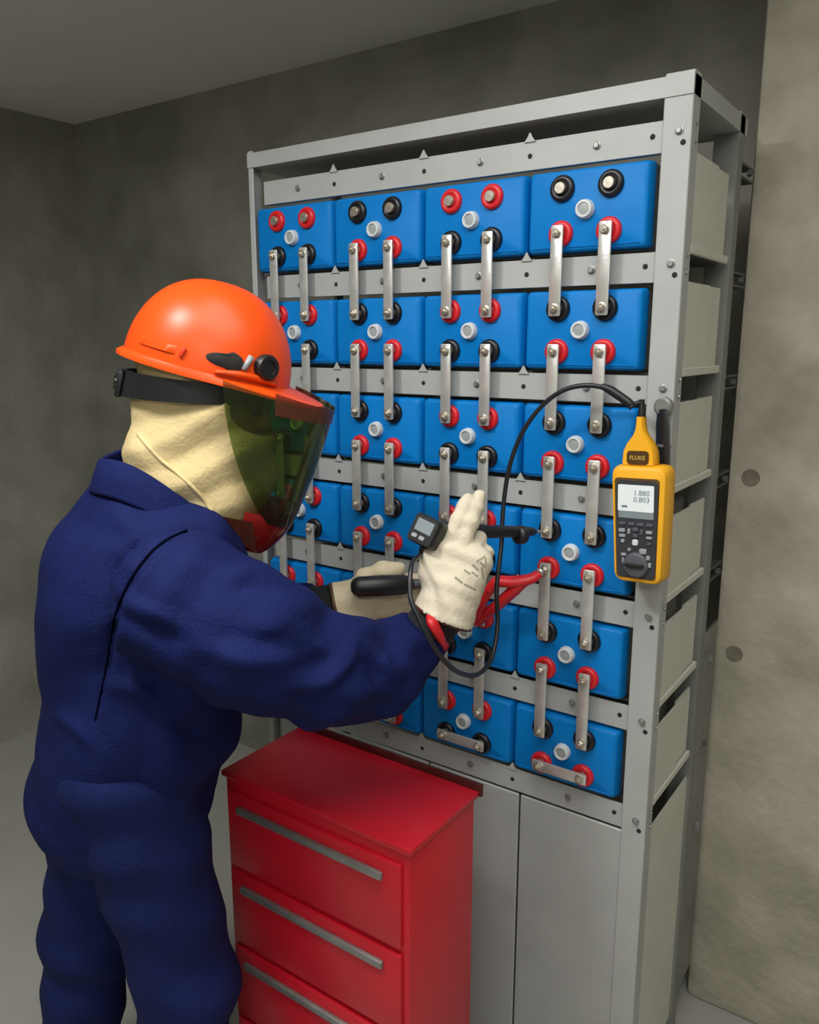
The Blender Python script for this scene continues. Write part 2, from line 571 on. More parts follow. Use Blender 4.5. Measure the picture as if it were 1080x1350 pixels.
for r in [-1] + ROWS:
    z = rowz(r) - Q / 2
    shared('front_rail', rail_mesh, (0, 0, z), rack, None)
    for cx in COLX:
        shared('rail_bolt', clip_me, (cx + .012, .020, z + .001), rack, None)
    for cx in [c + P / 2 for c in COLX[:-1]]:
        shared('locating_tab', tab_me, (cx, 0, z + .022), rack, None)
        shared('rail_hole', hole_me, (cx, .0202, z - .001), rack, None)
    shared('rail_hole', hole_me, (.106, .0202, z + .002), rack, None)
    # fixing bolts on the right post, front flange and side flange
    shared('post_bolt', clip_me, (.151, .0125, z + .004), rack, None)
    shared('rail_hole', hole_me, (.158, .0122, z - .014), rack, None)
    for zz in (.018, -.010):
        o = shared('side_bolt', clip_me, (XR, .033, z + zz), rack, None)
        o.rotation_euler = (0, 0, PI / 2)
        o.scale = (.6, .6, .6)
    # ties from the rear post to the wall
    bm = bmesh.new()
    box(bm, (XR - .03, .351, z + .010), (XR - .006, .445, z + .014))
    box(bm, (XR - .03, .351, z - .014), (XR - .006, .445, z - .010))
    hexa(bm, .007, 0, .008, Matrix.Translation((XR - .006, .40, z)) @ Matrix.Rotation(PI / 2, 4, 'Y'))
    obj('wall_tie', bm, M['dark_steel'], rack)
part('rear_channel', (XR - .05, .352, 0), (XR - .038, .392, 1.99), M['dark_steel'])
part('splice_plate', (XR - .008, .334, .10), (XR - .003, .440, .978), M['galv'])
for zz in (.905, .5):
    bm = bmesh.new()
    hexa(bm, .010, 0, .008, Matrix.Translation((XR - .003, .39, zz)) @ Matrix.Rotation(PI / 2, 4, 'Y'))
    obj('splice_bolt', bm, M['galv'], rack)
part('top_rail', (XL, .010, 1.955), (XR, .348, 1.985), M['rack'])
# closed steel base under the lowest shelf
for i in range(4):
    x0 = XL + .040 + i * (XR - XL - .08) / 4
    part('base_panel', (x0 + .002, .016, .06), (x0 + (XR - XL - .08) / 4 - .002, .022, .672), M['rack'], .002)
part('base_side_panel', (XR - .010, .049, .06), (XR - .006, .296, .665), M['rack_side'])
part('base_rail', (XL + .039, .014, .0), (XR - .039, .034, .058), M['rack'])

# ---------------- batteries
TX, TZ = .0435, .037
def f_cover(bm):
    w, hgt = .1105, .0685
    def loop(wx, hz, y, rad):
        pts = []
        for cx, cz, a0 in ((wx - rad, hz - rad, 0), (-wx + rad, hz - rad, PI / 2), (-wx + rad, -hz + rad, PI), (wx - rad, -hz + rad, 1.5 * PI)):
            for k in range(5):
                a = a0 + k * PI / 8
                pts.append((cx + rad * math.cos(a), y, cz + rad * math.sin(a)))
        return pts
    rings(bm, [loop(w, hgt, .036, .006), loop(w, hgt, .030, .006), loop(w - .0035, hgt - .0012, .018, .007),
               loop(w - .0055, hgt - .003, .0135, .008), loop(w - .0095, hgt - .006, .0115, .009)])
    # raised lip along the lower edge
    box(bm, (-.098, .0095, -.0605), (.098, .0125, -.0585), .0008, 1)
cover_me = mesh_of(f_cover, M['blue'], 'cover', 40)
def f_case(bm):
    box(bm, (-.107, .0365, -.071), (.107, .328, .068), .004, 1)
case_me = mesh_of(f_case, M['case'], 'case')
def f_seal(bm):
    lathe(bm, [(.0225, -.001), (.0222, .004), (.0205, .0075), (.0165, .0090), (.0135, .0082), (.0125, .0070)], 28, FRONT)
seal_red = mesh_of(f_seal, M['red_seal'], 'terminal_seal', 60)
seal_black = mesh_of(f_seal, M['black_seal'], 'terminal_seal', 60)
post_me = mesh_of(lambda bm: lathe(bm, [(.0095, .005), (.0095, .0135), (.0088, .0142)], 18, FRONT), M['bolt'], 'terminal_post')
def f_cap(bm):
    lathe(bm, [(.0165, -.001), (.0162, .003), (.0150, .0100), (.0138, .0120), (.0108, .0122), (.0098, .0095)], 24, FRONT)
cap_me = mesh_of(f_cap, M['cap'], 'vent_cap', 50)
core_me = mesh_of(lambda bm: lathe(bm, [(.0098, .006), (.0096, .0098), (.006, .0104)], 18, FRONT), M['cap_core'], 'vent_core')
COLN = ['leftmost column', 'second column from left', 'third column from left', 'rightmost column']
ROWN = {5: 'bottom row', 4: 'second row from bottom', 3: 'third row from bottom', 2: 'fourth row from bottom', 1: 'fifth row from bottom', 0: 'topmost row'}
def battery_proto(red_top):
    t = bpy.data.objects.new('battery', None)
    COL.objects.link(t)
    t.empty_display_size = .05
    shared('case', case_me, (0, 0, 0), t, None)
    shared('cover', cover_me, (0, 0, 0), t, None)
    c = shared('vent_cap', cap_me, (0, .0118, 0), t, None)
    shared('vent_core', core_me, (0, 0, 0), c, None)
    for s in (1, -1):
        for sx in (-1, 1):
            red = (s > 0) == red_top
            o = shared('terminal_seal', seal_red if red else seal_black, (sx * TX, .0118, s * TZ), t, None)
            o['label'] = 'red terminal seal' if red else 'black terminal seal'
            shared('terminal_post', post_me, (sx * TX, .0118, s * TZ), t, None)
    return t
protoA, protoB = battery_proto(True), battery_proto(False)
usedA = usedB = False
for c in range(4):
    for r in ROWS:
        redtop = c in (0, 2)
        if redtop:
            t = copy_tree(protoA) if usedA else protoA
            usedA = True
        else:
            t = copy_tree(protoB) if usedB else protoB
            usedB = True
        t.location = (COLX[c], 0, rowz(r))
        tag(t, 'blue-faced battery with red and black terminals, %s, %s' % (ROWN[r], COLN[c]), 'battery', 'blue batteries on the rack')

# ---------------- connector bars
def f_bar(L):
    def fn(bm):
        loops = []
        for y, ins in ((-.0072, .0008), (-.0066, 0), (-.0034, 0), (-.0028, .0008)):
            w, h, rad = .0108 - ins, L / 2 - ins, .003
            pts = []
            for cx, cz, a0 in ((w - rad, h - rad, 0), (-w + rad, h - rad, PI / 2), (-w + rad, -h + rad, PI), (w - rad, -h + rad, 1.5 * PI)):
                for k in range(4):
                    a = a0 + k * PI / 6
                    pts.append((cx + rad * math.cos(a), y, cz + rad * math.sin(a)))
            loops.append(pts)
        rings(bm, loops)
    return fn
LV = Q - 2 * TZ
bar_me = mesh_of(f_bar(LV + .026), M['link'], 'bar', 40)
barh_me = mesh_of(f_bar(2 * TX + .026), M['link'], 'bar', 40)
def f_bolt(bm):
    lathe(bm, [(.0088, 0), (.0088, .0012), (.0080, .0016)], 16, FRONT)
    hexa(bm, .0072, .0016, .0078, FRONT)
    lathe(bm, [(.0032, .0076), (.0032, .0100), (.0024, .0106)], 10, FRONT)
bolt_me = mesh_of(f_bolt, M['bolt'], 'bolt', 30)
def bar_thing(me, half, horizontal=False):
    t = bpy.data.objects.new('connector_bar', None)
    COL.objects.link(t)
    t.empty_display_size = .03
    b = shared('bar', me, (0, 0, 0), t, None)
    if horizontal:
        b.rotation_euler = (0, PI / 2, 0)
    for s in (1, -1):
        o = shared('bolt', bolt_me, ((s * half, -.0072, 0) if horizontal else (0, -.0072, s * half)), t, None)
        o.rotation_euler = (0, .3 + .5 * s, 0)
    return t
pv = bar_thing(bar_me, LV / 2)
ph = bar_thing(barh_me, TX, True)
firstv = firsth = True
SHORT = {5: 'bottom', 4: 'second', 3: 'third', 2: 'fourth', 1: 'fifth', 0: 'sixth'}
for c in range(4):
    for r in ROWS[:-1]:
        for s in (-1, 1):
            t = pv if firstv else copy_tree(pv)
            firstv = False
            t.location = (COLX[c] + s * TX, 0, rowz(r) - Q / 2)
            for ch in t.children:
                if ch.name.startswith('bolt'):
                    ch.rotation_euler = (0, random.uniform(0, 1), 0)
            tag(t, '%s silver connector bar between %s and %s rows from bottom, %s' % ('left' if s < 0 else 'right', SHORT[r + 1], SHORT[r], COLN[c]), 'connector bar', 'upright silver connector bars')
    t = ph if firsth else copy_tree(ph)
    firsth = False
    t.location = (COLX[c], 0, rowz(5) - TZ)
    tag(t, 'level silver connector bar across the lowest two terminals, %s' % COLN[c], 'connector bar', 'level silver connector bars')
# ================================================================== BATTERY TESTER on the right post
def rounded(wx0, wx1, z0, z1, y, rad, taper=0.0, n=5):
    """rounded rectangle loop, narrowed by taper on the left towards the bottom"""
    pts = []
    for cx, cz, a0 in ((wx1 - rad, z1 - rad, 0), (wx0 + rad, z1 - rad, PI / 2), (wx0 + rad, z0 + rad, PI), (wx1 - rad, z0 + rad, 1.5 * PI)):
        for k in range(n):
            a = a0 + k * PI / 2 / (n - 1)
            x, z = cx + rad * math.cos(a), cz + rad * math.sin(a)
            f = max(0.0, (z1 - z) / (z1 - z0))
            x = x * (1 - taper * f ** 1.3)
            pts.append((x, y, z))
    return pts
mt = thing('battery_tester', 'yellow handheld battery tester with lit screen hanging on the right post', 'meter', spot(847, 690, -.040) , -.02)
mt.rotation_euler = (0, math.radians(-2.6), math.radians(-2))
W, H = .048, .099
bm = bmesh.new()
rings(bm, [rounded(-W + .004, W - .004, -H + .004, H - .004, .024, .014, .13), rounded(-W, W, -H, H, .018, .016, .13), rounded(-W, W, -H, H, -.012, .016, .13),
           rounded(-W + .003, W - .003, -H + .003, H - .003, -.020, .015, .13), rounded(-W + .008, W - .008, -H + .008, H - .008, -.0225, .012, .13)])
obj('holster', bm, M['yellow'], mt, 40)
bm = bmesh.new()
rings(bm, [rounded(-W + .0085, W - .011, -H + .009, H - .020, -.0215, .006, .12), rounded(-W + .0085, W - .011, -H + .009, H - .020, -.0235, .006, .12)])
obj('face_surround', bm, M['face_rim'], mt)
bm = bmesh.new()
rings(bm, [rounded(-W + .011, W - .0125, -H + .011, H - .024, -.0230, .010, .12), rounded(-W + .011, W - .0125, -H + .011, H - .024, -.0248, .010, .12)])
fp = obj('face_panel', bm, M['face'], mt)
bm = bmesh.new()
rings(bm, [rounded(-.0325, .0285, .024, .068, -.0246, .002), rounded(-.0325, .0285, .024, .068, -.0256, .002)])
scr = obj('screen', bm, M['screen'], mt)
bm = bmesh.new()
rings(bm, [rounded(-.0315, .0285, .0125, .0235, -.0246, .001), rounded(-.0315, .0285, .0125, .0235, -.0254, .001)])
obj('screen_softkey_bar', bm, M['screen_dim'], mt)
def text(body, size, at, m, parent, name, thick=.0002, align='CENTER', rot=(PI / 2, 0, 0), sx=1.0):
    cu = bpy.data.curves.new(name, 'FONT')
    cu.body = body
    cu.size = size
    cu.extrude = thick
    cu.align_x = align
    cu.resolution_u = 2
    tmp = bpy.data.objects.new(name + '_tmp', cu)
    COL.objects.link(tmp)
    dg = bpy.context.evaluated_depsgraph_get()
    me = bpy.data.meshes.new_from_object(tmp.evaluated_get(dg))
    bpy.data.objects.remove(tmp)
    bpy.data.curves.remove(cu)
    me.materials.clear()
    o = link(name, me, m, parent)
    o.location = at
    o.rotation_euler = rot
    o.scale = (sx, 1, 1)
    return o
text('1.880', .0125, (.008, -.0258, .051), M['lcd_ink'], scr, 'reading')
text('0.803', .0125, (.008, -.0258, .040), M['lcd_ink'], scr, 'reading')
bm = bmesh.new()
rings(bm, [rounded(-.026, -.016, .030, .0335, -.0256, .0015), rounded(-.026, -.016, .030, .0335, -.0259, .0015)])
obj('screen_mark', bm, M['lcd_ink'], scr)
def key_pad(cx, cz, w, h, m, name='button'):
    bm = bmesh.new()
    rings(bm, [rounded(cx - w / 2, cx + w / 2, cz - h / 2, cz + h / 2, -.0246, min(w, h) * .3), rounded(cx - w / 2, cx + w / 2, cz - h / 2, cz + h / 2, -.0266, min(w, h) * .3),
               rounded(cx - w * .42, cx + w * .42, cz - h * .4, cz + h * .4, -.0274, min(w, h) * .25)])
    return obj(name, bm, m, mt)
for i in range(4):
    key_pad(-.0245 + i * .0155, .003, .0115, .0052, M['button_dark'])
for cx, cz, w, h, lt in ((-.028, -.009, .012, .006, 1), (.024, -.009, .012, .005, 1), (-.027, -.018, .012, .005, 1), (.024, -.018, .011, .004, 1),
                         (-.014, -.010, .0045, .009, 1), (.010, -.010, .0045, .009, 0), (-.002, -.006, .011, .006, 0), (-.002, -.0165, .009, .006, 0),
                         (-.002, -.028, .011, .010, 2), (-.026, -.027, .007, .006, 1), (.024, -.028, .008, .005, 0),
                         (-.013, -.041, .006, .005, 1), (.013, -.042, .014, .009, 1), (-.024, -.050, .010, .0045, 1), (.023, -.052, .007, .008, 1), (.026, -.064, .006, .008, 1), (-.025, -.060, .003, .009, 1)):
    key_pad(cx * .9, cz, w * .9, h, (M['button_dark'], M['button'], M['cap'])[lt])
bm = bmesh.new()
lathe(bm, [(.0215, 0), (.0215, .003), (.0195, .006), (.018, .0066)], 32, Matrix.Translation((.0, -.0246, -.066)) @ FRONT)
dial = obj('rotary_dial', bm, M['button_dark'], mt)
bm = bmesh.new()
box(bm, (-.016, -.037, -.0685), (.016, -.030, -.0625), .002)
obj('dial_grip', bm, M['black'], dial)
# hanging strap with magnet, behind the tester
bm = bmesh.new()
tube(bm, [Vector((.024, .0245, .085)), Vector((.023, .0265, .12)), Vector((.021, .029, .160)), Vector((.019, .031, .188))], [.0165, .0170, .0165, .012], 12, .35)
st = obj('hanging_strap', bm, M['black'], mt)
bm = bmesh.new()
lathe(bm, [(.013, -.010), (.015, -.008), (.015, .004), (.012, .007)], 20, Matrix.Translation((.019, .036, .192)) @ FRONT)
obj('hanger_magnet', bm, M['galv'], mt)
bm = bmesh.new()
box(bm, (.006, .0185, .126), (.040, .0205, .131), .001, 1)
obj('strap_buckle', bm, M['button_dark'], st)

# ================================================================== PROBE CABLE with yellow plug
pl = thing('probe_cable', 'black looped cable with yellow plug, from the tester to the probe', 'cable', mt.location)
pl.rotation_euler = mt.rotation_euler
bm = bmesh.new()
prof = [(-.0275, .0996), (-.0280, .106), (-.0262, .122), (-.020, .135), (-.0115, .147), (-.0075, .157), (-.0062, .168), (-.0055, .178)]
loops = []
for y, ins in ((.013, .002), (.010, 0), (-.010, 0), (-.014, .0025)):
    lp = [(x + ins - .004, y * (1 if z < .14 else .75), z) for x, z in prof]
    lp += [(-x - ins - .004, y * (1 if z < .14 else .75), z) for x, z in reversed(prof)]
    loops.append(lp)
rings(bm, loops)
plug = obj('plug', bm, M['yellow'], pl, 45)
bm = bmesh.new()
rings(bm, [rounded(-.0225, .0145, .1005, .123, -.0135, .006), rounded(-.0225, .0145, .1005, .123, -.0150, .006)])
bd = obj('badge', bm, M['badge'], plug)
text('FLUKE', .0095, (-.0042, -.0152, .1085), M['badge_ink'], plug, 'badge_lettering')
bm = bmesh.new()
lathe(bm, [(.0062, 0), (.0062, .008), (.005, .014), (.0048, .03)], 14, Matrix.Translation((-.004, 0, .176)))
obj('strain_relief', bm, M['black'], pl)

# probe in the right glove (built in world space, base at its display head)
TIP = Vector((-.0478, -.020, 1.2385))
HEAD = ORI + RV * .350 + HV * -.018 + Vector((0, 0, 1.272))
ax = (TIP - HEAD).normalized()
Lp = (TIP - HEAD).length
probe = thing('test_probe', 'black test probe with small display head gripped in right glove', 'probe', HEAD)
def al(s):
    return ax * s
bm = bmesh.new()
tube(bm, [al(.018), al(.03), al(.060), al(.075), al(.105), al(.115)], [.017, .0185, .0175, .0155, .0150, .0125], 18)
obj('handle', bm, M['black'], probe, 60)
bm = bmesh.new()
tube(bm, [al(.110), al(.15), al(.19), al(Lp - .055), al(Lp - .045), al(Lp - .02), al(Lp - .012)], [.0125, .0115, .0105, .0095, .0100, .0080, .004], 16)
obj('rod', bm, M['black'], probe, 60)
bm = bmesh.new()
lathe(bm, [(.009, -.010), (.0165, -.007), (.0175, 0), (.0165, .007), (.009, .010)], 18, Matrix.Translation(al(Lp - .05) + Vector((0, 0, -.006))) @ ax.to_track_quat('Z', 'Y').to_matrix().to_4x4())
obj('finger_guard', bm, M['black'], probe, 60)
bm = bmesh.new()
tube(bm, [al(Lp - .016), al(Lp - .002), al(Lp)], [.0028, .0026, .0012], 10)
obj('tip', bm, M['bolt'], probe)
# display head: local x along the width, y normal, z up
dn = (-HV * .80 - RV * .48 + Vector((0, 0, .36))).normalized()     # face looks back at the worker and camera
du = (Vector((0, 0, 1)) + RV * .34 - dn * (Vector((0, 0, 1)) + RV * .34).dot(dn)).normalized()
dx = du.cross(-dn).normalized() * -1
dx = (-dn).cross(du).normalized() * 1
DM = Matrix((( -dx.x, -dn.x, du.x), (-dx.y, -dn.y, du.y), (-dx.z, -dn.z, du.z))).to_4x4()
if DM.to_3x3().determinant() < 0:
    DM = Matrix(((dx.x, -dn.x, du.x), (dx.y, -dn.y, du.y), (dx.z, -dn.z, du.z))).to_4x4()
bm = bmesh.new()
rings(bm, [rounded(-.023, .023, -.022, .022, .020, .007), rounded(-.026, .026, -.025, .025, .014, .008), rounded(-.026, .026, -.025, .025, -.010, .008), rounded(-.023, .023, -.022, .022, -.0145, .006)], True, DM)
hd = obj('display_head', bm, M['black'], probe, 45)
bm = bmesh.new()
rings(bm, [rounded(-.0165, .0165, -.004, .017, -.0140, .001), rounded(-.0165, .0165, -.004, .017, -.0152, .001)], True, DM)
o = obj('display_screen', bm, M['screen_dim'], hd)
for x0 in (-.011, .004):
    bm = bmesh.new()
    rings(bm, [rounded(x0 - .0055, x0 + .0055, -.0165, -.0095, -.0140, .002), rounded(x0 - .005, x0 + .005, -.016, -.010, -.0160, .002)], True, DM)
    obj('display_button', bm, M['button'], hd)

# the cable's run
def rel(o_, p):
    return (Matrix.Translation(o_.location) @ o_.rotation_euler.to_matrix().to_4x4()).inverted() @ p
plug_top = Matrix.Translation(pl.location) @ pl.rotation_euler.to_matrix().to_4x4() @ Vector((-.004, 0, .20))
hx = HEAD + DM.to_3x3() @ Vector((0, .004, -.024))
path = [hx + Vector((0, 0, -.003)), hx + Vector((0, -.006, -.015))]
path += [spot(x, y, Y) for x, y, Y in ((543, 745, -.335), (541, 785, -.365), (551, 812, -.370), (566, 842, -.365), (583, 868, -.34), (606, 887, -.28), (630, 889, -.21),
         (648, 868, -.16), (656, 825, -.125), (655, 775, -.115), (661, 720, -.085), (664, 665, -.07), (672, 615, -.065), (688, 572, -.062), (712, 538, -.06), (742, 515, -.06), (776, 508, -.058), (806, 515, -.054), (829, 532, -.05))]
path += [plug_top, plug_top - Vector((0, 0, .016))]
cp = [rel(pl, p) for p in catmull(path, 8)]
bm = bmesh.new()
tube(bm, cp, .0042, 10)
obj('cord', bm, M['cable'], pl, True)
bm = bmesh.new()
s0 = catmull([rel(pl, spot(x, y, Y)) for x, y, Y in ((793, 509, -.058), (806, 515, -.055), (829, 531, -.05), (834, 537, -.05))], 6)
tube(bm, s0, [.005, .0075, .0075, .005], 12)
obj('cord_sleeve', bm, M['black'], pl, True)

# ================================================================== RED LEADS
def sp(x, y, Y):
    return spot(x, y, Y)
a0 = Vector((-.0435, -.022, 1.163))
c0 = Vector((-P + .0435, -.022, 1.037))
lead = thing('jumper_lead', 'red insulated jumper lead bridging two red terminals in a triangle', 'lead', a0)
def red_tube(name, pts, rad, m=M['red_lead']):
    bm = bmesh.new()
    tube(bm, catmull([p - a0 for p in pts], 6), rad, 12, .8)
    return obj(name, bm, m, lead, True)
red_tube('upper_lead', [a0, sp(700, 763, -.040), sp(676, 767, -.055), sp(655, 767, -.065), sp(645, 778, -.068)], [.010, .0120, .0135, .0130, .0110])
red_tube('diagonal_lead', [sp(694, 765, -.045), sp(680, 776, -.048), sp(657, 797, -.045), sp(641, 809, -.035), c0], [.0115, .0135, .0130, .0135, .0140])
red_tube('short_lead', [sp(648, 772, -.068), sp(637, 795, -.06), sp(630, 809, -.045), sp(630, 815, -.032)], [.0085, .0075, .0095, .0110])
for p in (a0, c0):
    bm = bmesh.new()
    lathe(bm, [(.0085, -.002), (.0085, .003), (.006, .006)], 16, Matrix.Translation(p - a0 + Vector((0, -.006, 0))) @ FRONT)
    obj('lead_stud', bm, M['bolt'], lead)

# ================================================================== RED TOOL CABINET by the worker's knees
BX0, BX1, BY0, BY1, BZ = -.492, -.06, -.42, -.207, .80
tc = thing('tool_cabinet', 'red steel tool cabinet on castors between the worker and rack', 'cabinet', ((BX0 + BX1) / 2, (BY0 + BY1) / 2, 0))
hx_, hy_ = (BX1 - BX0) / 2, (BY1 - BY0) / 2
bm = bmesh.new()
box(bm, (-hx_ + .006, -hy_ + .006, .09), (hx_ - .006, hy_ - .006, BZ - .012), .004)
obj('body', bm, M['red_paint'], tc)
bm = bmesh.new()
box(bm, (-hx_, -hy_, BZ - .012), (hx_, hy_ , BZ), .003)
obj('top', bm, M['red_paint'], tc)
bm = bmesh.new()
box(bm, (-hx_ - .004, hy_ + .0005, BZ - .012), (hx_ + .004, hy_ + .008, BZ + .012), .002)
obj('rear_lip', bm, M['dark_red'], tc)  # the lip's shade is put into its dark red
for i in range(4):
    z0 = .12 + i * .165
    bm = bmesh.new()
    box(bm, (-hx_ + .018, -hy_ - .004, z0), (hx_ - .018, -hy_ + .006, z0 + .152), .003)
    d = obj('drawer', bm, M['red_paint'], tc)
    bm = bmesh.new()
    box(bm, (-hx_ + .05, -hy_ - .014, z0 + .118), (hx_ - .05, -hy_ - .004, z0 + .132), .003)
    obj('drawer_handle', bm, M['galv'], d)
for sx in (-1, 1):
    for sy in (-1, 1):
        bm = bmesh.new()
        lathe(bm, [(.02, -.012), (.035, -.009), (.035, .009), (.02, .012)], 20, Matrix.Translation((sx * (hx_ - .05), sy * (hy_ - .05), .035)) @ Matrix.Rotation(PI / 2, 4, 'X'))
        box(bm, (sx * (hx_ - .05) - .02, sy * (hy_ - .05) - .016, .05), (sx * (hx_ - .05) + .02, sy * (hy_ - .05) + .016, .09), .003)
        obj('castor', bm, M['black'], tc)
# ================================================================== THE WORKER
F_ANG = math.radians(27)
FD = Vector((math.cos(F_ANG), math.sin(F_ANG), 0))
SD = Vector((math.sin(F_ANG), -math.cos(F_ANG), 0))          # his right
ROTF = np.array([[FD.x, SD.x, 0], [FD.y, SD.y, 0], [0, 0, 1]])
def hand_pts(origin, Yd, Zd, mirror, sc, pose):
    """skeleton of a hand. Yd to the fingers, Zd out of the back, thumb towards +X*mirror"""
    Yd = Vector(Yd).normalized()
    Zd = Vector(Zd)
    Zd = (Zd - Yd * Zd.dot(Yd)).normalized()
    Xd = Yd.cross(Zd) * mirror
    O = Vector(origin)
    def W_(x, y, z):
        return O + (Xd * x + Yd * y + Zd * z) * sc
    fingers = []
    base = {'index': (.031, .088), 'middle': (.0105, .093), 'ring': (-.0105, .089), 'little': (-.030, .080)}
    lens = {'index': (.042, .025, .020), 'middle': (.046, .028, .022), 'ring': (.042, .026, .021), 'little': (.033, .020, .018)}
    for f in ('index', 'middle', 'ring', 'little'):
        x, y = base[f]
        bends, spread = pose[f]
        p = [x, y, 0.0]
        pts = [W_(*p)]
        a = 0
        for L, bd in zip(lens[f], bends):
            a += math.radians(bd)
            p = [p[0] + spread * L, p[1] + L * math.cos(a), p[2] - L * math.sin(a)]
            pts.append(W_(*p))
        fingers.append(pts)
    th = [W_(*p) for p in pose['thumb']]
    return W_, fingers, th
def hand_field(f, W_, fingers, th, sc, fat, cuff=0.0):
    rows = [W_(x, .082, 0) for x in (.030, .010, -.010, -.028)]
    heel = [W_(x, .012, -.002) for x in (.020, .006, -.008, -.020)]
    for a, b in zip(heel, rows):
        f.cap(a, b, .0155 * sc * fat, .0145 * sc * fat, .012)
    f.cap(W_(.018, .025, -.010), W_(.020, .06, -.008), .016 * sc * fat, .014 * sc * fat, .012)
    rad = {0: (.0105, .0098, .0090, .0078), 1: (.0108, .0100, .0092, .0080), 2: (.0103, .0096, .0088, .0077), 3: (.0094, .0086, .0078, .0068)}
    for i, pts in enumerate(fingers):
        r = [v * sc * fat for v in rad[i]]
        f.chain(pts, r, .005)
    r = [v * sc * fat for v in (.017, .0135, .0120, .0098)]
    f.chain(th, r, .010)
    f.cap(W_(0, -.03, 0), W_(0, .02, 0), .024 * sc * min(fat, 1.15), .027 * sc * min(fat, 1.15), .015)

POSE_R = {'index': ((8, 8, 8), -.06), 'middle': ((12, 12, 12), -.02), 'ring': ((58, 66, 45), -.04), 'little': ((62, 70, 45), -.02),
          'thumb': ((.028, .018, .000), (.046, .040, .002), (.052, .066, -.004), (.046, .090, -.020))}
POSE_L = {'index': ((12, 16, 12), .02), 'middle': ((14, 18, 14), 0), 'ring': ((16, 18, 16), 0), 'little': ((18, 20, 18), 0),
          'thumb': ((.028, .018, -.006), (.056, .042, -.012), (.068, .078, -.014), (.064, .112, -.016))}
WR = loc(593, 794, -.030)           # right wrist
WL = loc(460, 796, .135)          # left wrist
SC_R, SC_L = 1.0, .92
tipR = loc(636, 662, -.012)
HR = hand_pts(WR, tipR - WR, (-.15, -1, .15), -1, SC_R, POSE_R)
tipL = loc(575, 772, .155)
HL = hand_pts(WL, tipL - WL, (.05, 1, .25), 1, SC_L, POSE_L)

# arms: joints in the worker's frame
SHO_R, ELB_R = loc(246, 795, -.17), loc(425, 882, -.15)
SHO_L, ELB_L = Vector((-.20, .16, 1.235)), Vector((-.045, .20, 1.055))
WSR = loc(561, 834, -.035)
WSL = loc(408, 803, .15)
MID_R = loc(330, 843, -.19)
FOR_R = loc(500, 882, -.085)
HEADC = Vector((-.008, 0, 1.505))
PT = math.radians(15)
RH = np.array(Matrix.Rotation(PT, 3, 'Y'))

# ---------- body: one continuous surface (head, neck, trunk, arms, hands, legs)
fb = Field((-.50, -.42, 0.0), (.56, .42, 1.68), .0075)
def hp(x, y, z):
    """point in the tilted head frame"""
    v = RH @ np.array((x, y, z))
    return Vector(v) + HEADC
fb.ell(hp(-.004, 0, .028), (.096, .073, .092), RH, .02)
fb.ell(hp(.022, 0, -.045), (.070, .060, .072), RH, .03)
fb.cap(hp(.085, 0, .012), hp(.104, 0, -.028), .008, .0125, .012)                # nose
fb.cap(hp(.070, .03, .028), hp(.070, -.03, .028), .016, None, .02)               # brow
fb.cap(hp(.078, .016, -.060), hp(.078, -.016, -.060), .0085, None, .010)         # lips
fb.cap(hp(.072, .008, -.094), hp(.072, -.008, -.094), .016, None, .02)           # chin
for s in (1, -1):
    fb.ell(hp(.078, s * .032, .010), (.012, .016, .010), RH, .006, cut=True)     # eye sockets
    fb.ell(hp(.072, s * .032, .010), (.012, .012, .011), RH, .002)               # eyes
    fb.ell(hp(-.010, s * .073, -.010), (.017, .010, .030), RH, .006)             # ears
fb.chain([hp(-.025, 0, -.04), Vector((-.075, 0, 1.34)), Vector((-.10, 0, 1.26))], [.058, .060, .075], .03)
for zc, cx, dp, wd in ((1.22, -.115, .105, .165), (1.10, -.125, .112, .160), (.98, -.155, .105, .145), (.88, -.19, .112, .160)):
    fb.ell((cx, 0, zc), (dp, wd, .11), ROTF, .05)
fb.chain([SHO_R + Vector((-.01, .02, .03)), ELB_R, FOR_R, WSR, WR], [.058, .044, .036, .024, .024], .012)
fb.chain([SHO_L + Vector((.01, -.02, .01)), ELB_L, WL], [.058, .044, .030], .03)
hand_field(fb, *HR, SC_R, .80)
hand_field(fb, *HL, SC_L, .80)
HIP = Vector((-.190, -.01, .86))
legs = []
for s, fwd in ((1, .04), (-1, -.10)):
    hip = HIP + SD * (.095 * s) + FD * 0
    knee = hip + FD * (fwd + .03) + SD * (.02 * s) + Vector((0, 0, -.40))
    ank = hip + FD * (fwd - .02) + SD * (.03 * s) + Vector((0, 0, -.765))
    toe = ank + FD * .16 + Vector((0, 0, -.055))
    legs.append((hip, knee, ank, toe))
    fb.chain([hip, knee, ank], [.088, .060, .042], .03)
    fb.cap(ank + Vector((0, 0, -.05)), toe, .035, .028, .02)
worker = link('person', fb.mesh('person'), M['skin'])
worker.location = ORI
worker.rotation_euler = (0, 0, YAW)
tag(worker, 'person in navy work clothes, hood and gloves, reaching towards the blue batteries', 'person')

# ---------- trousers
ft = Field((-.50, -.42, .06), (.20, .42, 1.0), .009)
for (hip, knee, ank, toe) in legs:
    ft.chain([hip + Vector((0, 0, .02)), knee, ank + Vector((0, 0, .015))], [.110, .083, .073], .04)
ft.ell((-.185, -.01, .88), (.115, .165, .10), ROTF, .04)
ft.warp(lambda X, Y, Z: folds(X, Y, Z, (.3, .2, .9), .11, .004, 1.0))
ft.clip(lambda X, Y, Z: (.085 - Z) + 0 * X + 0 * Y)
link('trousers', ft.mesh('trousers'), M['trouser'], worker)
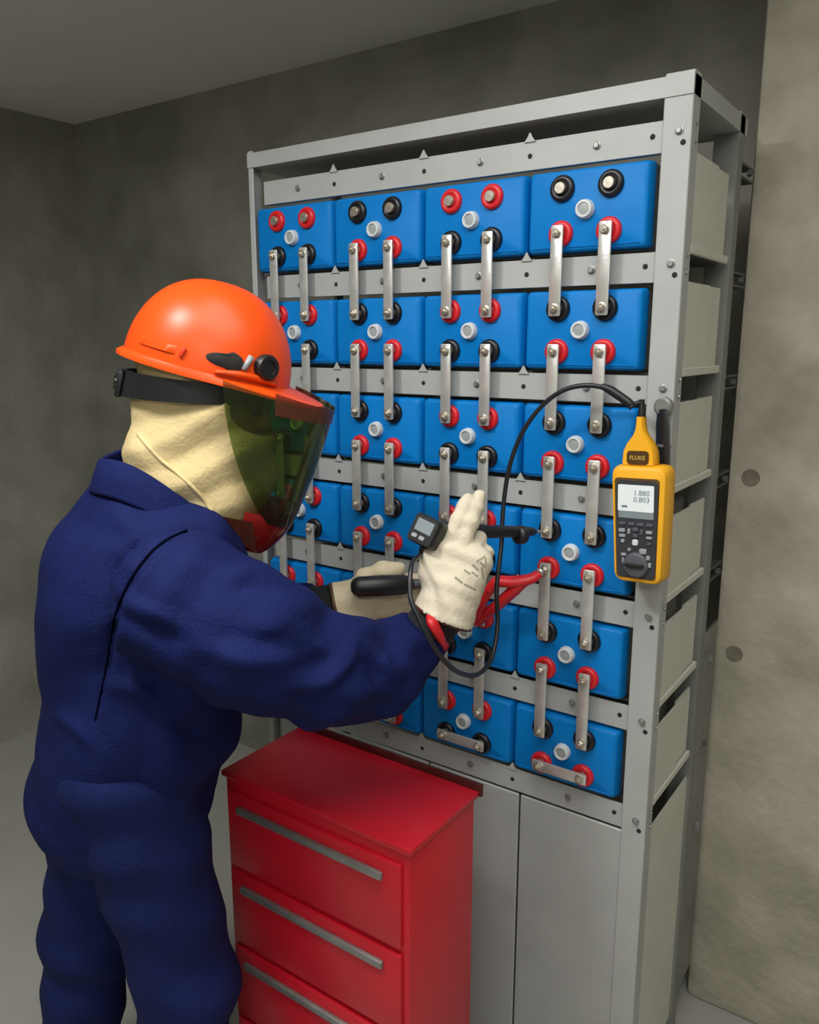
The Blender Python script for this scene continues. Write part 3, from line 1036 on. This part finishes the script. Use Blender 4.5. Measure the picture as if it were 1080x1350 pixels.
# ---------- boots
for (hip, knee, ank, toe) in legs:
    lo = np.minimum(np.array(ank), np.array(toe)) - .12
    hi = np.maximum(np.array(ank), np.array(toe)) + .12
    fo = Field((lo[0], lo[1], -.02), (hi[0], hi[1], .25), .007)
    heel = ank + Vector((0, 0, -.045)) - FD * .03
    fo.cap(Vector((heel.x, heel.y, .045)), Vector((toe.x, toe.y, .038)), .047, .046, .01)
    fo.cap(Vector((heel.x, heel.y, .05)), ank + Vector((0, 0, .08)), .045, .052, .03)
    fo.cap(Vector((ank.x, ank.y, .09)), Vector((toe.x, toe.y, .05)), .045, .036, .03)
    fo.clip(lambda X, Y, Z: (.001 - Z) + 0 * X + 0 * Y)
    link('boot', fo.mesh('boot'), M['boot'], worker)

# ---------- jacket
fj = Field((-.56, -.46, .66), (.44, .42, 1.44), .0058)
for zc, cx, dp, wd, hh in ((1.205, -.128, .165, .195, .150), (1.09, -.135, .165, .200, .16), (.95, -.150, .165, .205, .17), (.80, -.200, .150, .20, .15)):
    fj.ell((cx, 0, zc), (dp, wd, hh), ROTF, .06)
fj.cap((-.12, .0, 1.29), Vector((-.125, .02, 1.275)) , .085, .085, .05)
fj.cap(SHO_L + Vector((.02, -.05, .01)), (-.03, -.10, 1.25), .085, .085, .05)
fj.warp(lambda X, Y, Z: folds(X, Y, Z, (.25, .1, .9), .17, .005, .6) + folds(X, Y, Z, (.8, .3, -.5), .12, .003, 2.0))
# sleeves, joined with a crisp armhole
fs = Field((-.56, -.46, .66), (.44, .42, 1.44), .0058)
fs.chain([SHO_R, MID_R, ELB_R, FOR_R, WSR], [.110, .098, .083, .070, .046], .035)
fs.chain([SHO_L, SHO_L.lerp(ELB_L, .5), ELB_L, WSL], [.100, .084, .070, .048], .035)
dA = (ELB_R - SHO_R).normalized()
dF = (WR - WSR).normalized()
def sleeve_folds(X, Y, Z):
    t = ((X - ELB_R.x) ** 2 + (Y - ELB_R.y) ** 2 + (Z - ELB_R.z) ** 2)
    near = np.exp(-t / (.13 ** 2))
    a = folds(X, Y, Z, (dA.x * .6 + .2, dA.y, dA.z - .4), .085, .0065, .4, 1.5)
    b = folds(X, Y, Z, (dF.x, dF.y, dF.z + .5), .062, .0055, 2.2, 1.3)
    return a * (.25 + .45 * near) + b * (.15 + .55 * near) + folds(X, Y, Z, (.2, .3, 1), .15, .002, 5.0)
fs.warp(sleeve_folds)
# flat cut at the cuffs
def cut_plane(f, p, d):
    def fn(X, Y, Z):
        s = (X - p.x) * d.x + (Y - p.y) * d.y + (Z - p.z) * d.z
        q = np.sqrt((X - p.x) ** 2 + (Y - p.y) ** 2 + (Z - p.z) ** 2)
        return np.where(q < .13, s, -1.0)
    f.clip(fn)
cut_plane(fs, WSR + dF * .006, dF)
dFL = (WL - WSL).normalized()
cut_plane(fs, WSL + dFL * .010, dFL)
# groove where the sleeve is set in
A, B = fj.F, fs.F
seam = np.abs(A - B)
fj.F = np.minimum(A, B) + np.where((np.abs(np.minimum(A, B)) < .03), .0065 * np.exp(-(seam / .0045) ** 2), 0).astype(np.float32)
# neck opening and straight hem
fj.cap((-.06, 0, 1.36), (-.04, 0, 1.46), .075, .09, .01, cut=True)
fj.clip(lambda X, Y, Z: (.725 - Z) + 0 * X + 0 * Y)
jacket = link('jacket', fj.mesh('jacket'), M['navy'], worker)
# sewn seams and sharp creases pressed into the cloth
JV = np.array([v.co[:] for v in jacket.data.vertices])
JN = np.array([v.normal[:] for v in jacket.data.vertices])
jbv = BVHTree.FromPolygons([v.co.copy() for v in jacket.data.vertices], [tuple(p.vertices) for p in jacket.data.polygons])
def on_cloth(pts):
    out = []
    for x, y in pts:
        pa, pb = loc(x, y, -.42), loc(x, y, .1)
        d = (pb - pa).normalized()
        h = jbv.ray_cast(pa, d)
        if h[0] is not None:
            out.append(h[0])
    return out
def crease(pts, amp, wid):
    c = on_cloth(pts)
    if len(c) < 2:
        return c
    c = catmull(c, 8)
    C_ = np.array([p[:] for p in c])
    best = np.full(len(JV), 1e9)
    tt = np.zeros(len(JV))
    for i, p in enumerate(C_):
        d = ((JV - p) ** 2).sum(1)
        m_ = d < best
        best[m_] = d[m_]
        tt[m_] = i / (len(C_) - 1)
    fade = np.sin(np.clip(tt, .04, .96) * PI) ** .6
    JV[:] = JV + JN * (amp * fade * np.exp(-best / wid ** 2))[:, None]
    return c
for pts, amp, wid in (
    ([(160, 788), (200, 806), (240, 822)], .010, .012), ([(165, 812), (205, 834), (245, 846)], -.008, .012),
    ([(136, 902), (170, 905), (215, 922)], .010, .014), ([(172, 862), (200, 884), (225, 900)], -.009, .011),
    ([(275, 852), (330, 872), (400, 868)], .011, .014), ([(300, 835), (350, 846), (395, 838)], -.008, .014),
    ([(372, 906), (420, 902), (452, 880), (468, 848)], .012, .012), ([(385, 880), (425, 872), (445, 850)], -.010, .014),
    ([(500, 862), (512, 880), (526, 900)], .009, .010), ([(480, 860), (492, 884), (500, 905)], -.008, .011),
    ([(300, 760), (330, 752), (362, 762)], .008, .012), ([(305, 780), (335, 772), (375, 784)], -.006, .012),
    ([(110, 690), (150, 705), (190, 690)], -.006, .02), ([(70, 940), (100, 958), (130, 990)], .008, .015),
    ([(220, 950), (270, 968), (320, 962)], -.008, .016)):
    crease(pts, amp, wid)
SEAM = [(p.x, p.y) for p in catmull([(x, y, 0) for x, y in ((246, 700), (220, 712), (196, 732), (172, 765), (156, 800), (146, 840), (140, 880), (132, 920), (126, 950))], 7)]
crease(SEAM[::2], -.010, .008)
crease([(x + 13, y + 4) for x, y in SEAM[::2]], .006, .010)
jacket.data.vertices.foreach_set('co', JV.ravel())
jacket.data.update()
jbv = BVHTree.FromPolygons([v.co.copy() for v in jacket.data.vertices], [tuple(p.vertices) for p in jacket.data.polygons])
sm = [p + Vector((0, .0012, 0)) for p in on_cloth(SEAM)]
if len(sm) > 3:
    bm = bmesh.new()
    tube(bm, sm, .0026, 8)
    obj('armhole_seam', bm, M['navy_dark'], jacket, True)

# ---------- collar: a folded stand collar, rising at the nape
def collar_loop(out, dz, n=56):
    pts = []
    for i in range(n):
        t = 2 * PI * i / n
        ca, sa = math.cos(t), math.sin(t)
        x = -.078 + (.094 + out) * ca
        y = (.093 + out) * sa
        z = 1.345 - .055 * ca - .035 * ca * ca + .003 * math.sin(3 * t + 1) + dz
        pts.append((x, y, z))
    return pts
bm = bmesh.new()
rows = [collar_loop(o_, dz) for o_, dz in ((.012, -.045), (.014, -.030), (.006, .005), (.003, .030), (.004, .0335), (.009, .034), (.014, .031), (.0240, .005), (.0300, -.014), (.0310, -.019), (.0275, -.0195), (.0200, -.006))]
rings(bm, rows, False)
obj('collar', bm, M['navy'], jacket, True)

# ---------- knitted black cuffs between sleeve and glove
for pts, rs in (((WSR - dF * .030, WR - dF * .005), (.043, .042)), ((WSL - dFL * .012, WL + dFL * .004), (.043, .040))):
    bm = bmesh.new()
    tube(bm, catmull(list(pts), 6), list(rs), 24)
    obj('knit_cuff', bm, M['black_cloth'], jacket, True)

# ---------- gloves
def glove(H_, sc, m, lo, hi, cuffdir, wrist, flare, name='glove'):
    f = Field(lo, hi, .0034)
    hand_field(f, *H_, sc, 1.46)
    f.cap(wrist + cuffdir * .022, wrist - cuffdir * .03, .040 * sc, flare[0], .02)
    f.warp(lambda X, Y, Z: folds(X, Y, Z, (.3, .4, 1), .034, .0010, 1.0, 1.6))
    f.clip(lambda X, Y, Z: -((X - wrist.x + cuffdir.x * .026) * cuffdir.x + (Y - wrist.y + cuffdir.y * .026) * cuffdir.y + (Z - wrist.z + cuffdir.z * .026) * cuffdir.z))
    return link(name, f.mesh(name), m, worker)
def bounds(H_, wrist):
    allp = [p for c in H_[1] for p in c] + list(H_[2]) + [wrist]
    lo = Vector((min(p.x for p in allp), min(p.y for p in allp), min(p.z for p in allp))) - Vector((.08, .08, .08))
    hi = Vector((max(p.x for p in allp), max(p.y for p in allp), max(p.z for p in allp))) + Vector((.06, .06, .06))
    return lo, hi
cdR = (tipR - WR).normalized()
cdR = (cdR * .75 + dF * .25).normalized()
gR = glove(HR, SC_R, M['glove'], *bounds(HR, WR), cdR, WR, (.055,))
gR['label'] = 'cream right glove'
cdL = (tipL - WL).normalized()
gL = glove(HL, SC_L, M['glove_tan'], *bounds(HL, WL), cdL, WL, (.046,))
gL['label'] = 'cream left glove'
def ring_at(p, d, r, th, m, parent, name):
    bm = bmesh.new()
    q = d.to_track_quat('Z', 'Y').to_matrix().to_4x4()
    lathe(bm, [(r, -.003), (r + th, -.003), (r + th, .003), (r, .003), (r, -.003)], 32, Matrix.Translation(p) @ q, False)
    return obj(name, bm, m, parent, True)
ring_at(WR - cdR * .026, cdR, .047, .0055, M['dark_red'], gR, 'glove_hem')
ring_at(WL - cdL * .026, cdL, .042, .0040, M['badge'], gL, 'glove_hem')
bm = bmesh.new()
tube(bm, catmull([loc(566, 812, -.072), loc(571, 822, -.084), loc(580, 838, -.080), loc(587, 852, -.060)], 5), [.006, .0115, .0095, .006], 12, .7)
o = obj('red_cuff_piece', bm, M['red_lead'], gR, True)  # small red piece under the cuff, parented to the glove
o['label'] = 'red piece under the cuff'
# faint printed marks on the back of the right glove
bv = BVHTree.FromPolygons([v.co.copy() for v in gR.data.vertices], [tuple(p.vertices) for p in gR.data.polygons])
def print_strip(x0, y0, x1, y1, wid):
    bm = bmesh.new()
    n = 6
    rows = []
    for i in range(n + 1):
        t = i / n
        cx, cy = x0 + (x1 - x0) * t, y0 + (y1 - y0) * t
        nx, ny = -(y1 - y0), (x1 - x0)
        L = math.hypot(nx, ny)
        row = []
        for s in (-1, 1):
            pa = loc(cx + nx / L * wid * s, cy + ny / L * wid * s, -.15)
            pb = loc(cx + nx / L * wid * s, cy + ny / L * wid * s, .15)
            d = (pb - pa).normalized()
            h = bv.ray_cast(pa, d)
            if h[0] is None:
                bm.free()
                return
            row.append(h[0] - d * .0006)
        rows.append(row)
    grid(bm, rows)
    obj('glove_print', bm, M['print'], gR, True)
for s in ((606, 751, 614, 757, 1.3), (617, 744, 625, 752, 1.3), (622, 741, 634, 733, 1.0), (616, 754, 624, 760, 1.1), (629, 748, 632, 764, 1.0), (627, 741, 634, 748, 1.0),
          (594, 761, 604, 769, 1.6), (606, 770, 622, 778, 1.5), (634, 735, 635, 744, 1.0)):
    s = (s[0] + 6, s[1], s[2] + 6, s[3], s[4])
    print_strip(*s)

# ---------- hood
fh = Field((-.25, -.20, 1.20), (.17, .20, 1.68), .0055)
fh.ell(hp(-.006, 0, .020), (.113, .090, .110), RH, .02)
fh.ell(hp(.010, 0, -.05), (.093, .088, .085), RH, .03)
fh.chain([Vector((-.038, 0, 1.47)), Vector((-.050, 0, 1.42)), Vector((-.062, 0, 1.37)), Vector((-.07, 0, 1.30))], [.082, .076, .080, .078], .03)
fh.chain([Vector((.01, 0, 1.43)), Vector((.005, 0, 1.36)), Vector((-.01, 0, 1.29))], [.090, .086, .075], .03)
fh.warp(lambda X, Y, Z: folds(X, Y, Z, (-.45, 0, .9), .075, .0042, .3, .8) + folds(X, Y, Z, (.6, .2, .6), .12, .004, 1.4))
fh.ell(hp(.088, 0, -.002), (.060, .095, .050), RH, .008, cut=True)     # face opening
hood = link('hood', fh.mesh('hood'), M['hood'], worker)
# stitched edge of the neck flap
bvh = BVHTree.FromPolygons([v.co.copy() for v in hood.data.vertices], [tuple(p.vertices) for p in hood.data.polygons])
pth = []
for x, y in ((182, 572), (195, 588), (212, 606), (232, 622), (252, 640), (270, 660), (280, 676)):
    pa, pb = loc(x, y, -.3), loc(x, y, .1)
    d = (pb - pa).normalized()
    h = bvh.ray_cast(pa, d)
    if h[0] is not None:
        pth.append(h[0])
if len(pth) > 3:
    bm = bmesh.new()
    tube(bm, catmull(pth, 5), .0032, 8)
    obj('hood_seam', bm, M['hood'], hood, True)
# safety goggles inside the visor
bm = bmesh.new()
for s in (1, -1):
    q = Matrix.Translation(hp(.097, s * .032, .010)) @ Matrix.Rotation(PT, 4, 'Y') @ Matrix.Rotation(PI / 2 + s * -.0, 4, 'Y')
    lathe(bm, [(.020, -.014), (.028, -.010), (.028, .002), (.024, .005), (.006, .006)], 20, q)
    tube(bm, [hp(.09, s * .05, .012), hp(.05, s * .078, .014), hp(-.0, s * .086, .012)], .006, 8)
obj('safety_goggles', bm, M['goggle'], worker, 40)

# ================================================================== HARD HAT with face shield
HATC = Vector((-.004, 0, 1.537))
hat = thing('hard_hat', 'orange hard hat with green face shield worn over the cream hood', 'helmet', ORI + RV * HATC.x + HV * HATC.y + Vector((0, 0, HATC.z)))
hat.rotation_euler = (Matrix.Rotation(YAW, 3, 'Z') @ Matrix.Rotation(PT, 3, 'Y')).to_euler()
HB = Matrix.Rotation(PT, 3, 'Y').inverted()
def hl(x, y, z):
    """worker frame -> hat frame"""
    return HB @ (Vector((x, y, z)) - HATC)
AX, AY, AZ = .133, .112, .139
def dome(u, t, s=1.0, add=0.0):
    """u 0..1 rim to crown, t angle from the front"""
    e = math.sin(u * PI / 2)
    c = math.cos(u * PI / 2)
    c = c ** .86
    x = (AX * c + add * c) * math.cos(t)
    y = (AY * c + add * c) * math.sin(t)
    z = (AZ + add) * e ** 1.02
    return Vector((x, y, z)) * s
n, k = 72, 22
bm = bmesh.new()
outer = [[dome(j / k * .985, 2 * PI * i / n) for i in range(n)] for j in range(k + 1)]
inner = [[dome(j / k * .985, 2 * PI * i / n, .972) for i in range(n)] for j in range(k + 1)]
loops = inner[::-1] + outer
rings(bm, [l for l in loops], False)
bm.verts.ensure_lookup_table()
bm.faces.new([bm.verts[i] for i in range(n)])
bm.faces.new([bm.verts[(2 * k + 1) * n + i] for i in range(n)][::-1])
shell = obj('shell', bm, M['orange'], hat, 50)
# brim: narrow all round, long peak in front, thickened edge
def brim_w(t):
    f = max(0, math.cos(t)) ** 2.2
    b = max(0, -math.cos(t)) ** 4
    return .0025 + .058 * f + .009 * b
bm = bmesh.new()
loops = []
for off, dz in ((0, .004), (.4, .0015), (1.0, -.0035), (1.0, -.0085), (.45, -.005), (-.0, -.004)):
    lp = []
    for i in range(n):
        t = 2 * PI * i / n
        w_ = brim_w(t) * off
        nx, ny = math.cos(t), math.sin(t)
        lp.append((AX * nx + w_ * nx, AY * ny + w_ * ny * .9, dz - .10 * max(0, math.cos(t)) ** 2 * w_))
    loops.append(lp)
rings(bm, loops + [loops[0]], False)
bmesh.ops.remove_doubles(bm, verts=bm.verts, dist=1e-5)
obj('brim', bm, M['orange'], hat, 40)
def on_shell(t, u, add):
    return dome(u, t, 1.0, add)
for sgn in (1, -1):
    # accessory slot, pivot knob and lever on each side
    t0 = -sgn * math.radians(67)
    bm = bmesh.new()
    pts = []
    for i in range(18):
        a = 2 * PI * i / 18
        pts.append((t0 + .20 * math.cos(a) * (1.35 if math.cos(a) < 0 else .9), .135 + .072 * math.sin(a) * (1.0 if math.cos(a) > 0 else .7)))
    rows = [[on_shell(tt, uu, .0010) for tt, uu in pts], [on_shell(t0 + (tt - t0) * .9, .135 + (uu - .135) * .85, .0022) for tt, uu in pts]]
    rings(bm, rows)
    obj('accessory_slot', bm, M['hole'], shell, 40)
    bm = bmesh.new()
    t1 = -sgn * math.radians(40)
    c = on_shell(t1, .15, .0)
    nrm = Vector((math.cos(t1), math.sin(t1) * 1.2, .18)).normalized()
    q = Matrix.Translation(c) @ nrm.to_track_quat('Z', 'Y').to_matrix().to_4x4()
    lathe(bm, [(.0200, -.004), (.0200, .009), (.0175, .013), (.011, .0135), (.010, .011)], 24, q)
    obj('pivot_knob', bm, M['black'], shell, 40)
    bm = bmesh.new()
    ta, tb = -sgn * math.radians(75), -sgn * math.radians(30)
    row = [on_shell(ta + (tb - ta) * i / 12, .045 + .02 * math.sin(PI * i / 12), .0035) for i in range(13)]
    tube(bm, row, [.003, .0055, .0055, .004], 10)
    obj('slot_lip', bm, M['orange'], shell, True)
    bm = bmesh.new()
    tube(bm, [on_shell(-sgn * math.radians(57), .10, .004), on_shell(-sgn * math.radians(53), .20, .005)], [.004, .005], 10)
    obj('lever', bm, M['cap_core'], shell, True)
    # raised pad near the rear edge
    bm = bmesh.new()
    ta, tb = -sgn * math.radians(132), -sgn * math.radians(102)
    rows = []
    for j, (du_, add) in enumerate(((.085, .0004), (.092, .0030), (.140, .0030), (.150, .0004))):
        rows.append([on_shell(ta + (tb - ta) * i / 8, du_, add if 0 < i < 8 else .0003) for i in range(9)])
    grid(bm, rows)
    obj('raised_pad', bm, M['orange'], shell, 50)
    bm = bmesh.new()
    c = on_shell(-sgn * math.radians(97), .115, .001)
    box(bm, (-.003, -.004, -.008), (.003, .004, .008), .002, 2, Matrix.Translation(c) @ Matrix.Rotation(.3, 4, 'Y'))
    obj('catch', bm, M['orange_trim'], shell, 40)
# black headband and ratchet
def band(dz0, dz1, t0_, t1_, name, off=0.0):
    bm = bmesh.new()
    N = 40
    rows = []
    for o_, zz in ((0, 0), (.0025, 0), (.0025, 1), (0, 1)):
        r_ = []
        for i in range(N + 1):
            t = t0_ + (t1_ - t0_) * i / N
            f = .5 - .5 * math.cos(t)          # 1 at the nape
            zc = -.011 - .042 * f
            hh = .013 + .008 * f
            r_.append(((.116 + o_ + off + .006 * f) * math.cos(t), (.100 + o_ + off) * math.sin(t), zc + (hh if zz else -hh)))
        rows.append(r_)
    grid(bm, rows + [rows[0]])
    return obj(name, bm, M['black'], hat, 40)
hb = band(0, 0, math.radians(38), math.radians(322), 'headband')
bm = bmesh.new()
pts = []
for h_, ins in ((-.008, .001), (-.006, 0), (.006, 0), (.009, .003)):
    pts.append([((.0175 + (.0022 if i % 2 else 0) - ins) * math.cos(2 * PI * i / 28), (.0175 + (.0022 if i % 2 else 0) - ins) * math.sin(2 * PI * i / 28), h_) for i in range(28)])
rings(bm, pts, True, Matrix.Translation((-.130, 0, -.054)) @ Matrix.Rotation(-PI / 2, 4, 'Y'))
obj('ratchet_knob', bm, M['black'], hb, 30)
bm = bmesh.new()
box(bm, (-.128, -.040, -.077), (-.117, .040, -.033), .005)
obj('ratchet_housing', bm, M['black'], hb, 40)

# face shield
def lerp3(a, b, c, s):
    return a * (1 - s) * (1 - 2 * s) * 1.0 + b * 4 * s * (1 - s) + c * s * (2 * s - 1)
def shield_pt(s, th, grow=0.0):
    ex, ez = lerp3(.046, .056, .090, s), lerp3(1.525, 1.411, 1.300, s)
    fx, fz = lerp3(.196, .173, .126, s), lerp3(1.468, 1.392, 1.282, s)
    w_ = lerp3(.120, .108, .070, s) + grow
    c_ = math.cos(th) ** .9 if math.cos(th) > 0 else 0
    return hl(ex + (fx + grow - ex) * c_, w_ * math.sin(th), ez + (fz - ez) * c_)
bm = bmesh.new()
rows = [[shield_pt(j / 20, -PI / 2 + PI * i / 36) for i in range(37)] for j in range(21)]
grid(bm, rows)
fsld = obj('face_shield', bm, M['shield'], hat, True)
fsld['label'] = 'green tinted face shield'
# smoked bracket band along the top of the shield, over the peak
bm = bmesh.new()
rows = [[shield_pt(j / 6 * .185 - .045, -PI / 2 * .70 + PI * .70 * i / 28, .0030) for i in range(29)] for j in range(7)]
grid(bm, rows)
obj('shield_bracket', bm, M['smoke'], hat, True)
# chin guard: red translucent cup with smoked side wings
def cup(s, th, x0, x1, w0, zt, zb):
    c_ = max(0, math.cos(th)) ** .85
    r_ = math.cos(s * PI / 2) ** .7
    x = x0 + (x1 - x0) * c_ * (r_ * .55 + .45) - .02 * s
    return hl(x, w0 * math.sin(th) * (r_ * .6 + .4), zt + (zb - zt) * s - .014 * c_)
bm = bmesh.new()
rows = [[cup(j / 10, -PI / 2 + PI * i / 28, .062, .134, .079, 1.318, 1.247) for i in range(29)] for j in range(11)]
grid(bm, rows)
cg = obj('chin_guard', bm, M['chin'], hat, True)
cg['label'] = 'red translucent chin guard'
for s in (-1, 1):
    bm = bmesh.new()
    rows = []
    for j in range(7):
        t = j / 6
        rows.append([hl(.004 + .070 * i / 6, s * (.090 - .010 * i / 6 - .02 * t), 1.318 - .016 * i / 6 - t * (.022 + .034 * i / 6)) for i in range(7)])
    grid(bm, rows)
    obj('guard_wing', bm, M['smoke'], cg, True)

# ================================================================== black handle in the left glove
hp0, hp1 = loc(463, 774, .072), loc(545, 770, .098)
def wp(v):
    return ORI + RV * v.x + HV * v.y + Vector((0, 0, v.z))
g0, g1 = wp(hp0), wp(hp1)
hdl = thing('test_probe', 'thick black rounded probe handle lying in the left glove', 'probe', g0)
bm = bmesh.new()
D = g1 - g0
tube(bm, [D * 0.0, D * .04, D * .12, D * .5, D * .85, D * .97, D * 1.0], [.008, .0145, .0185, .0195, .0180, .0135, .008], 20)
obj('grip', bm, M['black'], hdl, True)
bm = bmesh.new()
tube(bm, [D * .97, D * 1.12, D * 1.22], [.010, .0085, .005], 14)
obj('neck', bm, M['button_dark'], hdl, True)
